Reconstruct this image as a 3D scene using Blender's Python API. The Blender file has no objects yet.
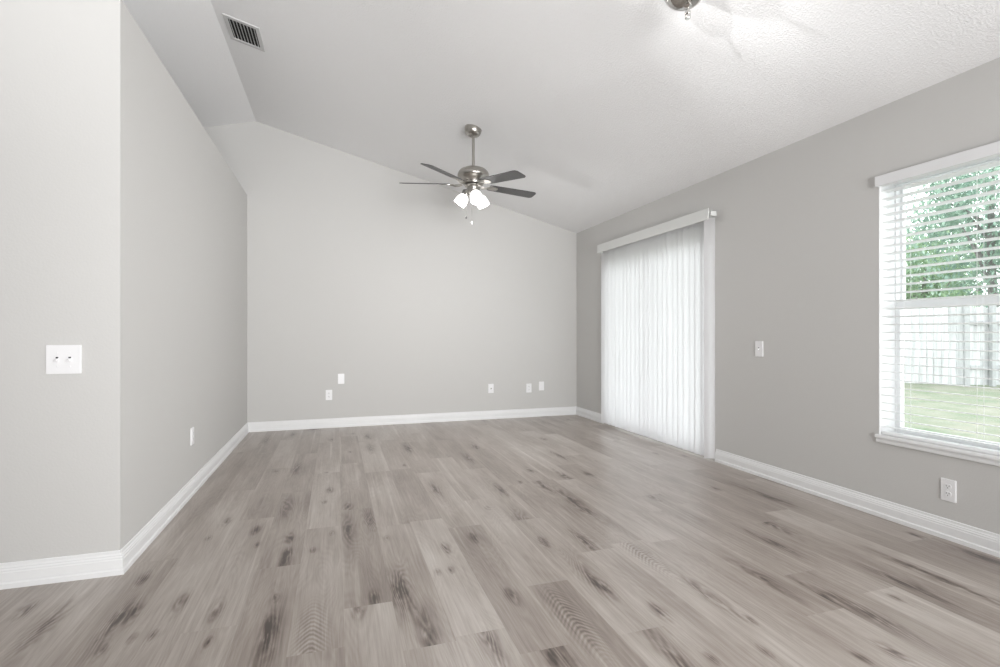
import bpy, bmesh, math, random
from mathutils import Vector, Matrix
import numpy as np

PI = math.pi
S = bpy.context.scene
COL = S.collection

# ------------------------------------------------------------------ camera
cam_d = bpy.data.cameras.new('camera')
cam = bpy.data.objects.new('camera', cam_d)
COL.objects.link(cam)
cam.location = (0, 0, 1.10)
cam.rotation_euler = (PI / 2, 0, -math.radians(17.9))
cam_d.sensor_width = 36
cam_d.lens = 18.29
cam_d.clip_start = 0.02
cam_d.clip_end = 300
S.camera = cam

# ------------------------------------------------------------------ exposure, sky, lights
S.view_settings.view_transform = 'Standard'
S.view_settings.look = 'None'
S.view_settings.exposure = 0.10
S.view_settings.gamma = 1.0
S.view_settings.use_curve_mapping = False

W = bpy.data.worlds.new('overcast_sky')
S.world = W
W.use_nodes = True
wn = W.node_tree.nodes
wn.clear()
w_out = wn.new('ShaderNodeOutputWorld')
w_bg = wn.new('ShaderNodeBackground')
w_bg.inputs['Color'].default_value = (0.95, 0.975, 1.0, 1)
w_bg.inputs['Strength'].default_value = 3.7
W.node_tree.links.new(w_bg.outputs[0], w_out.inputs[0])


def area(name, loc, target, sx, sy, power, spread=180, col=(1, 1, 1)):
    d = bpy.data.lights.new(name, 'AREA')
    d.shape = 'RECTANGLE'
    d.size, d.size_y, d.energy, d.color = sx, sy, power, col
    d.spread = math.radians(spread)
    o = bpy.data.objects.new(name, d)
    COL.objects.link(o)
    o.location = loc
    o.rotation_euler = (Vector(target) - Vector(loc)).to_track_quat('-Z', 'Y').to_euler()
    return o


def spot(name, loc, target, power, angle, radius, blend=0.6):
    d = bpy.data.lights.new(name, 'SPOT')
    d.energy, d.spot_size, d.spot_blend, d.shadow_soft_size = power, math.radians(angle), blend, radius
    o = bpy.data.objects.new(name, d)
    COL.objects.link(o)
    o.location = loc
    o.rotation_euler = (Vector(target) - Vector(loc)).to_track_quat('-Z', 'Y').to_euler()
    return o


# the area lights are unseen fills, added to brighten walls and ceiling
area('side_fill', (2.3, -0.8, 1.45), (-0.3, 6.0, 1.7), 1.8, 1.9, 40, 115)  # added fill from the right, no window stands here
area('bounce_fill', (0.5, -3.5, 0.8), (0.9, 4.5, 3.0), 1.6, 1.4, 80, 100)  # upward fill added behind the camera for ceiling and back wall
area('bounce_fill_right', (2.0, -0.4, 0.7), (-1.3, 4.6, 3.3), 1.2, 1.2, 10, 90)  # unseen fill added for the left slope and left wall
area('left_ceiling_fill', (-1.6, 0.8, 1.9), (-0.9, 4.0, 3.75), 0.8, 0.8, 1.5, 55)  # weak fill added to lift the upper-left ceiling
spot('flash_near', (-1.12, 0.69, 2.34), (1.60, 2.04, 2.80), 250, 17, 0.06, 1.0)
spot('flash_far', (-0.806, 2.264, 2.554), (1.60, 2.04, 2.82), 240, 17, 0.06, 1.0)

# ------------------------------------------------------------------ helpers


def MAT(name):
    m = bpy.data.materials.new(name)
    m.use_nodes = True
    nt = m.node_tree
    b = nt.nodes['Principled BSDF']
    return m, nt, b


def simple(name, col, rough=0.5, metal=0.0, spec=0.5, noise=0.0, nscale=20, bump=0.0, bscale=80, emit=0, ecol=None):
    m, nt, b = MAT(name)
    L = nt.links
    b.inputs['Base Color'].default_value = (*col, 1)
    b.inputs['Roughness'].default_value = rough
    b.inputs['Metallic'].default_value = metal
    b.inputs['Specular IOR Level'].default_value = spec
    tc = nt.nodes.new('ShaderNodeTexCoord')
    if noise:
        n = nt.nodes.new('ShaderNodeTexNoise')
        n.inputs['Scale'].default_value = nscale
        n.inputs['Detail'].default_value = 4
        L.new(tc.outputs['Object'], n.inputs['Vector'])
        r = nt.nodes.new('ShaderNodeValToRGB')
        r.color_ramp.elements[0].position = 0.25
        r.color_ramp.elements[1].position = 0.75
        r.color_ramp.elements[0].color = (*[c * (1 - noise) for c in col], 1)
        r.color_ramp.elements[1].color = (*[min(1, c * (1 + noise)) for c in col], 1)
        L.new(n.outputs['Fac'], r.inputs[0])
        L.new(r.outputs[0], b.inputs['Base Color'])
    if bump:
        n = nt.nodes.new('ShaderNodeTexNoise')
        n.inputs['Scale'].default_value = bscale
        n.inputs['Detail'].default_value = 3
        L.new(tc.outputs['Object'], n.inputs['Vector'])
        bp = nt.nodes.new('ShaderNodeBump')
        bp.inputs['Strength'].default_value = bump
        bp.inputs['Distance'].default_value = 0.01
        L.new(n.outputs['Fac'], bp.inputs['Height'])
        L.new(bp.outputs[0], b.inputs['Normal'])
    if emit:
        b.inputs['Emission Color'].default_value = (*(ecol or col), 1)
        b.inputs['Emission Strength'].default_value = emit
    return m


def add_box(bm, x0, x1, y0, y1, z0, z1, M=None):
    vs = [bm.verts.new((x, y, z)) for x in (x0, x1) for y in (y0, y1) for z in (z0, z1)]
    if M is not None:
        for v in vs:
            v.co = M @ v.co
    for f in ((0, 1, 3, 2), (4, 6, 7, 5), (0, 4, 5, 1), (2, 3, 7, 6), (0, 2, 6, 4), (1, 5, 7, 3)):
        bm.faces.new([vs[i] for i in f])
    return vs


def add_lathe(bm, prof, n=32, M=None, cap=True):
    """prof: list of (r, z) from one end to the other, axis z"""
    rings = []
    for r, z in prof:
        ring = []
        for i in range(n):
            a = 2 * PI * i / n
            p = Vector((max(r, 1e-5) * math.cos(a), max(r, 1e-5) * math.sin(a), z))
            if M is not None:
                p = M @ p
            ring.append(bm.verts.new(p))
        rings.append(ring)
    for a, b in zip(rings, rings[1:]):
        for i in range(n):
            bm.faces.new((a[i], a[(i + 1) % n], b[(i + 1) % n], b[i]))
    if cap:
        bm.faces.new(rings[0])
        bm.faces.new(rings[-1])


def add_tube(bm, pts, r, n=10):
    rings = []
    pts = [Vector(p) for p in pts]
    for i, p in enumerate(pts):
        t = (pts[min(i + 1, len(pts) - 1)] - pts[max(i - 1, 0)]).normalized()
        u = t.cross(Vector((0.31, 0.2, 0.93)))
        if u.length < 1e-3:
            u = t.cross(Vector((1, 0, 0)))
        u.normalize()
        w = t.cross(u)
        rr = r[i] if isinstance(r, (list, tuple)) else r
        rings.append([bm.verts.new(p + rr * (math.cos(2 * PI * k / n) * u + math.sin(2 * PI * k / n) * w)) for k in range(n)])
    for a, b in zip(rings, rings[1:]):
        for i in range(n):
            bm.faces.new((a[i], a[(i + 1) % n], b[(i + 1) % n], b[i]))
    bm.faces.new(rings[0])
    bm.faces.new(rings[-1])


def add_prism(bm, poly, z0, z1, M=None):
    """poly: list of (x, y); extruded along z"""
    lo, hi = [], []
    for x, y in poly:
        a, b = Vector((x, y, z0)), Vector((x, y, z1))
        if M is not None:
            a, b = M @ a, M @ b
        lo.append(bm.verts.new(a))
        hi.append(bm.verts.new(b))
    n = len(poly)
    for i in range(n):
        bm.faces.new((lo[i], lo[(i + 1) % n], hi[(i + 1) % n], hi[i]))
    bm.faces.new(lo)
    bm.faces.new(hi)


def rounded(w, h, r, n=4):
    pts = []
    for cx, cy, a0 in ((w / 2 - r, h / 2 - r, 0), (-w / 2 + r, h / 2 - r, 90), (-w / 2 + r, -h / 2 + r, 180), (w / 2 - r, -h / 2 + r, 270)):
        for k in range(n + 1):
            a = math.radians(a0 + 90 * k / n)
            pts.append((cx + r * math.cos(a), cy + r * math.sin(a)))
    return pts


def obj(name, bm, mat, parent=None, smooth=False, bevel=0.0):
    bmesh.ops.recalc_face_normals(bm, faces=bm.faces[:])
    me = bpy.data.meshes.new(name)
    bm.to_mesh(me)
    bm.free()
    me.materials.append(mat)
    if smooth:
        for p in me.polygons:
            p.use_smooth = True
        me.set_sharp_from_angle(angle=math.radians(38))
    o = bpy.data.objects.new(name, me)
    COL.objects.link(o)
    if parent is not None:
        o.parent = parent
    if bevel:
        mo = o.modifiers.new('bevel', 'BEVEL')
        mo.width = bevel
        mo.segments = 2
        mo.limit_method = 'ANGLE'
    return o


def thing(name, label, cat, loc=(0, 0, 0), rotz=0.0, group=None):
    o = bpy.data.objects.new(name, None)
    o.empty_display_size = 0.05
    COL.objects.link(o)
    o.location = loc
    o.rotation_euler = (0, 0, rotz)
    o['label'] = label
    o['category'] = cat
    if group:
        o['group'] = group
    return o


def struct(name, bm, mat, parent=None, **k):
    o = obj(name, bm, mat, parent, **k)
    if parent is None:
        o['kind'] = 'structure'
    return o


def B():
    return bmesh.new()


# ------------------------------------------------------------------ materials
def wall_paint():
    m, nt, b = MAT('warm_grey_paint')
    L = nt.links
    tc = nt.nodes.new('ShaderNodeTexCoord')
    n = nt.nodes.new('ShaderNodeTexNoise')
    n.inputs['Scale'].default_value = 110
    n.inputs['Detail'].default_value = 2
    L.new(tc.outputs['Object'], n.inputs['Vector'])
    bp = nt.nodes.new('ShaderNodeBump')
    bp.inputs['Strength'].default_value = 0.12
    bp.inputs['Distance'].default_value = 0.004
    L.new(n.outputs['Fac'], bp.inputs['Height'])
    L.new(bp.outputs[0], b.inputs['Normal'])
    b.inputs['Base Color'].default_value = (0.600, 0.594, 0.581, 1)
    b.inputs['Roughness'].default_value = 0.75
    b.inputs['Specular IOR Level'].default_value = 0.25
    return m


def ceiling_paint():
    m, nt, b = MAT('knockdown_ceiling')
    L = nt.links
    tc = nt.nodes.new('ShaderNodeTexCoord')
    n = nt.nodes.new('ShaderNodeTexNoise')
    n.inputs['Scale'].default_value = 95
    n.inputs['Detail'].default_value = 5
    n.inputs['Roughness'].default_value = 0.6
    L.new(tc.outputs['Object'], n.inputs['Vector'])
    r = nt.nodes.new('ShaderNodeValToRGB')
    r.color_ramp.elements[0].position = 0.42
    r.color_ramp.elements[1].position = 0.62
    L.new(n.outputs['Fac'], r.inputs[0])
    bp = nt.nodes.new('ShaderNodeBump')
    bp.inputs['Strength'].default_value = 0.42
    bp.inputs['Distance'].default_value = 0.004
    L.new(r.outputs[0], bp.inputs['Height'])
    L.new(bp.outputs[0], b.inputs['Normal'])
    b.inputs['Base Color'].default_value = (0.885, 0.885, 0.89, 1)
    b.inputs['Roughness'].default_value = 0.9
    b.inputs['Specular IOR Level'].default_value = 0.15
    return m


M_WALL = wall_paint()
M_CEIL = ceiling_paint()
M_TRIM = simple('white_trim_paint', (0.83, 0.835, 0.84), 0.35, noise=0.01)
M_PLATE = simple('white_plate_plastic', (0.86, 0.86, 0.87), 0.3, noise=0.01)
M_SLOT = simple('dark_slot', (0.03, 0.03, 0.03), 0.6, noise=0.1)
M_VINYL = simple('white_window_vinyl', (0.86, 0.87, 0.88), 0.35, noise=0.01)
M_SLAT = simple('white_blind_slat', (0.88, 0.885, 0.89), 0.4, noise=0.01)
M_CORD = simple('white_cord', (0.85, 0.85, 0.85), 0.7, noise=0.02)
M_VALANCE = simple('off_white_valance', (0.72, 0.73, 0.715), 0.45, noise=0.01)
M_BLINDTOP = simple('white_blind_valance', (0.78, 0.785, 0.795), 0.4, noise=0.01)
M_VENT = simple('grey_white_enamel', (0.62, 0.62, 0.62), 0.4, noise=0.02)
M_VENTDARK = simple('vent_dark', (0.012, 0.012, 0.012), 0.9, noise=0.2)


def brushed_nickel():
    m, nt, b = MAT('brushed_nickel')
    L = nt.links
    tc = nt.nodes.new('ShaderNodeTexCoord')
    mp = nt.nodes.new('ShaderNodeMapping')
    mp.inputs['Scale'].default_value = (8, 8, 300)
    n = nt.nodes.new('ShaderNodeTexNoise')
    n.inputs['Scale'].default_value = 3
    L.new(tc.outputs['Object'], mp.inputs[0])
    L.new(mp.outputs[0], n.inputs['Vector'])
    mr = nt.nodes.new('ShaderNodeMapRange')
    mr.inputs['To Min'].default_value = 0.22
    mr.inputs['To Max'].default_value = 0.38
    L.new(n.outputs['Fac'], mr.inputs[0])
    L.new(mr.outputs[0], b.inputs['Roughness'])
    b.inputs['Base Color'].default_value = (0.46, 0.44, 0.41, 1)
    b.inputs['Metallic'].default_value = 1
    return m


M_NICKEL = brushed_nickel()
M_FOB = simple('dark_metal_fob', (0.10, 0.098, 0.095), 0.6, metal=0.0, noise=0.05)
M_CHROME = simple('polished_nickel', (0.6, 0.59, 0.57), 0.12, metal=1.0, noise=0.02)


def blade_wood():
    m, nt, b = MAT('dark_weathered_blade')
    L = nt.links
    tc = nt.nodes.new('ShaderNodeTexCoord')
    n = nt.nodes.new('ShaderNodeTexNoise')
    n.inputs['Scale'].default_value = 40
    L.new(tc.outputs['Object'], n.inputs['Vector'])
    r = nt.nodes.new('ShaderNodeValToRGB')
    r.color_ramp.elements[0].color = (0.055, 0.055, 0.056, 1)
    r.color_ramp.elements[1].color = (0.085, 0.084, 0.083, 1)
    L.new(n.outputs['Fac'], r.inputs[0])
    L.new(r.outputs[0], b.inputs['Base Color'])
    b.inputs['Roughness'].default_value = 0.38
    return m


M_BLADE = blade_wood()
M_SHADE = simple('lit_frosted_glass', (0.95, 0.95, 0.94), 0.3, noise=0.01, emit=1.5, ecol=(1, 0.99, 0.97))


def vane_mat():
    m, nt, b = MAT('translucent_pvc_vane')
    L = nt.links
    nt.nodes.remove(b)
    out = nt.nodes['Material Output']
    d = nt.nodes.new('ShaderNodeBsdfDiffuse')
    d.inputs['Color'].default_value = (0.81, 0.81, 0.81, 1)
    t = nt.nodes.new('ShaderNodeBsdfTranslucent')
    t.inputs['Color'].default_value = (0.92, 0.91, 0.92, 1)
    mx = nt.nodes.new('ShaderNodeMixShader')
    tc = nt.nodes.new('ShaderNodeTexCoord')
    n = nt.nodes.new('ShaderNodeTexNoise')
    n.inputs['Scale'].default_value = 2
    L.new(tc.outputs['Object'], n.inputs['Vector'])
    mr = nt.nodes.new('ShaderNodeMapRange')
    mr.inputs['To Min'].default_value = 0.73
    mr.inputs['To Max'].default_value = 0.77
    L.new(n.outputs['Fac'], mr.inputs[0])
    L.new(mr.outputs[0], mx.inputs[0])
    L.new(d.outputs[0], mx.inputs[1])
    L.new(t.outputs[0], mx.inputs[2])
    L.new(mx.outputs[0], out.inputs[0])
    return m


M_VANE = vane_mat()


def glass_mat():
    m, nt, b = MAT('window_glass')
    L = nt.links
    nt.nodes.remove(b)
    out = nt.nodes['Material Output']
    t = nt.nodes.new('ShaderNodeBsdfTransparent')
    t.inputs[0].default_value = (0.97, 0.99, 0.98, 1)
    g = nt.nodes.new('ShaderNodeBsdfGlossy')
    g.inputs['Roughness'].default_value = 0.02
    fr = nt.nodes.new('ShaderNodeFresnel')
    fr.inputs[0].default_value = 1.45
    mx = nt.nodes.new('ShaderNodeMixShader')
    mr = nt.nodes.new('ShaderNodeMath')
    mr.operation = 'MULTIPLY'
    mr.inputs[1].default_value = 0.6
    L.new(fr.outputs[0], mr.inputs[0])
    L.new(mr.outputs[0], mx.inputs[0])
    L.new(t.outputs[0], mx.inputs[1])
    L.new(g.outputs[0], mx.inputs[2])
    L.new(mx.outputs[0], out.inputs[0])
    return m


M_GLASS = glass_mat()


def floor_mat():
    """Grey washed oak vinyl planks. UV = plank-local metres (+ random shift), attribute 'tone' per plank,
    attribute 'figure' = the printed dark grain patches and knots."""
    m, nt, b = MAT('grey_oak_vinyl_plank')
    N, L = nt.nodes, nt.links

    def math_(op, a, bb=None, cc=None):
        n = N.new('ShaderNodeMath')
        n.operation = op
        for i, v in enumerate((a, bb, cc)):
            if v is None:
                continue
            if isinstance(v, (int, float)):
                n.inputs[i].default_value = v
            else:
                L.new(v, n.inputs[i])
        return n.outputs[0]
    uv = N.new('ShaderNodeUVMap')
    uv.uv_map = 'plank'
    tone = N.new('ShaderNodeAttribute')
    tone.attribute_name = 'tone'
    fig = N.new('ShaderNodeAttribute')
    fig.attribute_name = 'figure'

    def noise(sx, sy, detail=3, rough=0.5, dist=0.0):
        mp = N.new('ShaderNodeMapping')
        mp.inputs['Scale'].default_value = (sx, sy, 1)
        L.new(uv.outputs[0], mp.inputs[0])
        n = N.new('ShaderNodeTexNoise')
        n.inputs['Scale'].default_value = 1
        n.inputs['Detail'].default_value = detail
        n.inputs['Roughness'].default_value = rough
        n.inputs['Distortion'].default_value = dist
        L.new(mp.outputs[0], n.inputs['Vector'])
        return n.outputs['Fac']
    blotch = noise(9, 1.6, 3, 0.55)
    blotch2 = noise(3.5, 0.9, 2, 0.5)
    streak = noise(70, 2.2, 4, 0.65)
    fine = noise(320, 7, 3, 0.6)
    ringn = noise(5.5, 0.75, 2, 0.45, 0.3)
    rings = math_('SINE', math_('MULTIPLY', ringn, 190))
    # brightness value
    v = math_('MULTIPLY_ADD', tone.outputs['Fac'], 1.0, -0.04)
    v = math_('MULTIPLY_ADD', math_('SUBTRACT', blotch, 0.5), 0.42, v)
    v = math_('MULTIPLY_ADD', math_('SUBTRACT', blotch2, 0.5), 0.36, v)
    v = math_('MULTIPLY_ADD', math_('SUBTRACT', streak, 0.5), 0.40, v)
    v = math_('MULTIPLY_ADD', math_('SUBTRACT', fine, 0.5), 0.24, v)
    pale = noise(26, 0.55, 2, 0.5)
    pm = N.new('ShaderNodeMapRange')
    pm.inputs['From Min'].default_value = 0.58
    pm.inputs['From Max'].default_value = 0.74
    L.new(pale, pm.inputs[0])
    v = math_('MULTIPLY_ADD', pm.outputs[0], 0.16, v)
    ringamp = math_('MULTIPLY_ADD', fig.outputs['Fac'], 0.11, 0.022)
    v = math_('MULTIPLY_ADD', rings, ringamp, v)
    # figure: broken up by streak noise
    brk = noise(38, 9, 3, 0.6, 0.6)
    fb = math_('MULTIPLY', fig.outputs['Fac'], math_('MULTIPLY', math_('MULTIPLY_ADD', streak, 1.5, 0.25), math_('MULTIPLY_ADD', brk, 3.6, -0.85)))
    v = math_('MULTIPLY_ADD', fb, -0.36, v)
    kd = N.new('ShaderNodeAttribute')
    kd.attribute_name = 'knot_distance'
    kw = math_('MULTIPLY_ADD', brk, 5.0, math_('MULTIPLY', kd.outputs['Fac'], 6.5))
    kr = math_('MULTIPLY', math_('SINE', kw), math_('POWER', 2.718, math_('MULTIPLY', kd.outputs['Fac'], -0.95)))
    v = math_('MULTIPLY_ADD', kr, 0.10, v)
    ap = N.new('ShaderNodeAttribute')
    ap.attribute_name = 'arch_phase'
    am = N.new('ShaderNodeAttribute')
    am.attribute_name = 'arch_mask'
    aw = math_('SINE', math_('MULTIPLY_ADD', blotch, 4.0, math_('MULTIPLY', ap.outputs['Fac'], 225.0)))
    v = math_('MULTIPLY_ADD', math_('MULTIPLY', math_('SUBTRACT', aw, 0.2), am.outputs['Fac']), 0.14, v)
    ramp = N.new('ShaderNodeValToRGB')
    cr = ramp.color_ramp
    cr.elements[0].position = 0.0
    cr.elements[0].color = (0.075, 0.058, 0.050, 1)
    cr.elements[1].position = 1.0
    cr.elements[1].color = (0.66, 0.63, 0.60, 1)
    for p, c in ((0.25, (0.190, 0.153, 0.132)), (0.5, (0.342, 0.296, 0.263)), (0.75, (0.495, 0.452, 0.415))):
        e = cr.elements.new(p)
        e.color = (*c, 1)
    L.new(v, ramp.inputs[0])
    L.new(ramp.outputs[0], b.inputs['Base Color'])
    rr = math_('MULTIPLY_ADD', streak, 0.14, 0.25)
    L.new(rr, b.inputs['Roughness'])
    b.inputs['Specular IOR Level'].default_value = 0.5
    bp = N.new('ShaderNodeBump')
    bp.inputs['Strength'].default_value = 0.10
    bp.inputs['Distance'].default_value = 0.003
    L.new(math_('ADD', streak, fine), bp.inputs['Height'])
    L.new(bp.outputs[0], b.inputs['Normal'])
    return m


M_FLOOR = floor_mat()

# ------------------------------------------------------------------ room numbers (metres)
XR, XL, YB, YL = 3.075, -0.928, 6.175, 2.715     # right wall, left wall, back wall, front of the left block
H0, RX, RZ, SL = 2.445, -0.84, 3.447, 0.256     # eave height, ridge x, ridge height, slope
YN = -4.0                                       # near end of what is built
LEDGE = 2.62


def ceil_z(x):
    return RZ - SL * abs(x - RX)


# ------------------------------------------------------------------ floor
FLZ = 0.015                                     # finished floor level
FS = 0.9864
PW, PL = 0.1879, 1.167
KNOTS = [
    # x, y, half width, half length, strength (printed knots and dark grain patches, as they lie on the planks)
    (-1.173, 2.503, 0.026, 0.07, 0.9), (-1.037, 2.371, 0.034, 0.2, 0.8), (-0.822, 2.667, 0.026, 0.07, 0.9), (-0.800, 2.280, 0.034, 0.2, 0.8), (-0.764, 2.348, 0.026, 0.07, 0.9),
    (-0.604, 2.382, 0.026, 0.07, 0.9), (-0.698, 2.154, 0.014, 0.035, 0.8), (-0.635, 2.153, 0.014, 0.035, 0.8), (-0.774, 2.105, 0.014, 0.035, 0.8), (-0.238, 2.647, 0.026, 0.07, 0.9),
    (-0.236, 2.084, 0.026, 0.07, 0.9), (-0.232, 1.991, 0.034, 0.2, 0.8), (-0.086, 1.956, 0.05, 0.22, 0.75), (-0.454, 2.255, 0.026, 0.07, 0.9), (-0.434, 2.044, 0.014, 0.035, 0.8),
    (0.151, 2.171, 0.026, 0.07, 0.9), (0.087, 2.096, 0.026, 0.07, 0.9), (-0.237, 2.297, 0.014, 0.035, 0.8), (0.249, 2.209, 0.034, 0.2, 0.8), (0.280, 2.217, 0.034, 0.2, 0.8), (0.509,
    2.318, 0.014, 0.035, 0.8), (0.448, 2.317, 0.014, 0.035, 0.8), (0.323, 1.824, 0.034, 0.2, 0.8), (0.526, 1.746, 0.034, 0.2, 0.8), (0.702, 2.010, 0.026, 0.07, 0.9), (0.869, 1.784,
    0.05, 0.22, 0.75), (0.693, 1.608, 0.026, 0.07, 0.9), (1.088, 2.050, 0.034, 0.2, 0.8), (0.746, 1.626, 0.034, 0.2, 0.8), (1.111, 1.967, 0.026, 0.07, 0.9), (1.218, 1.715, 0.026, 0.07,
    0.9), (1.492, 1.755, 0.034, 0.2, 0.8), (1.825, 1.802, 0.034, 0.2, 0.8), (1.097, 1.455, 0.034, 0.2, 0.8), (1.513, 1.561, 0.014, 0.035, 0.8), (1.415, 1.393, 0.014, 0.035, 0.8),
    (1.209, 1.413, 0.014, 0.035, 0.8), (2.585, 1.691, 0.034, 0.2, 0.8), (2.383, 1.584, 0.034, 0.2, 0.8), (1.954, 1.606, 0.034, 0.2, 0.8), (1.993, 1.450, 0.034, 0.2, 0.8), (2.568,
    1.442, 0.034, 0.2, 0.8), (1.697, 1.262, 0.014, 0.035, 0.8), (1.829, 1.241, 0.026, 0.07, 0.9), (2.217, 1.504, 0.014, 0.035, 0.8), (-0.610, 3.312, 0.026, 0.07, 0.9), (-0.650, 3.081,
    0.014, 0.035, 0.8), (-0.456, 4.418, 0.014, 0.035, 0.8), (-0.426, 3.126, 0.026, 0.07, 0.9), (-0.391, 2.903, 0.014, 0.035, 0.8), (-0.299, 3.462, 0.034, 0.2, 0.8), (-0.235, 2.947,
    0.026, 0.07, 0.9), (-0.229, 2.749, 0.026, 0.07, 0.9), (-0.311, 4.466, 0.034, 0.2, 0.8), (-0.074, 4.234, 0.014, 0.035, 0.8), (-0.040, 3.765, 0.026, 0.07, 0.9), (-0.068, 3.507,
    0.014, 0.035, 0.8), (-0.021, 2.950, 0.014, 0.035, 0.8), (-0.111, 2.748, 0.014, 0.035, 0.8), (0.073, 3.361, 0.026, 0.07, 0.9), (0.124, 4.915, 0.014, 0.035, 0.8), (0.312, 5.028,
    0.034, 0.2, 0.8), (0.064, 2.968, 0.034, 0.2, 0.8), (0.191, 3.087, 0.034, 0.2, 0.8), (0.261, 2.787, 0.014, 0.035, 0.8), (0.659, 4.916, 0.034, 0.2, 0.8), (0.669, 3.536, 0.034, 0.2,
    0.8), (1.110, 4.321, 0.034, 0.2, 0.8), (1.292, 4.757, 0.034, 0.2, 0.8), (1.111, 3.393, 0.034, 0.2, 0.8), (0.707, 2.643, 0.026, 0.07, 0.9), (0.537, 2.564, 0.026, 0.07, 0.9), (1.044,
    2.845, 0.06, 0.16, 0.55), (0.912, 3.071, 0.014, 0.035, 0.8), (1.428, 3.389, 0.034, 0.2, 0.8), (1.675, 3.580, 0.034, 0.2, 0.8), (1.488, 3.821, 0.026, 0.07, 0.9), (1.878, 3.573,
    0.026, 0.07, 0.9), (1.471, 2.852, 0.034, 0.2, 0.8), (1.255, 2.411, 0.034, 0.2, 0.8), (1.915, 4.175, 0.034, 0.2, 0.8), (2.065, 4.899, 0.026, 0.07, 0.9), (1.298, 3.535, 0.014, 0.035,
    0.8), (1.045, 2.479, 0.026, 0.07, 0.9), (1.490, 3.089, 0.034, 0.2, 0.8), (2.024, 2.916, 0.026, 0.07, 0.9), (2.562, 2.973, 0.026, 0.07, 0.9), (2.775, 2.673, 0.034, 0.2, 0.8),
    (2.384, 2.297, 0.034, 0.2, 0.8), (2.189, 2.096, 0.034, 0.2, 0.8), (1.457, 2.217, 0.05, 0.22, 0.75),
]


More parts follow.
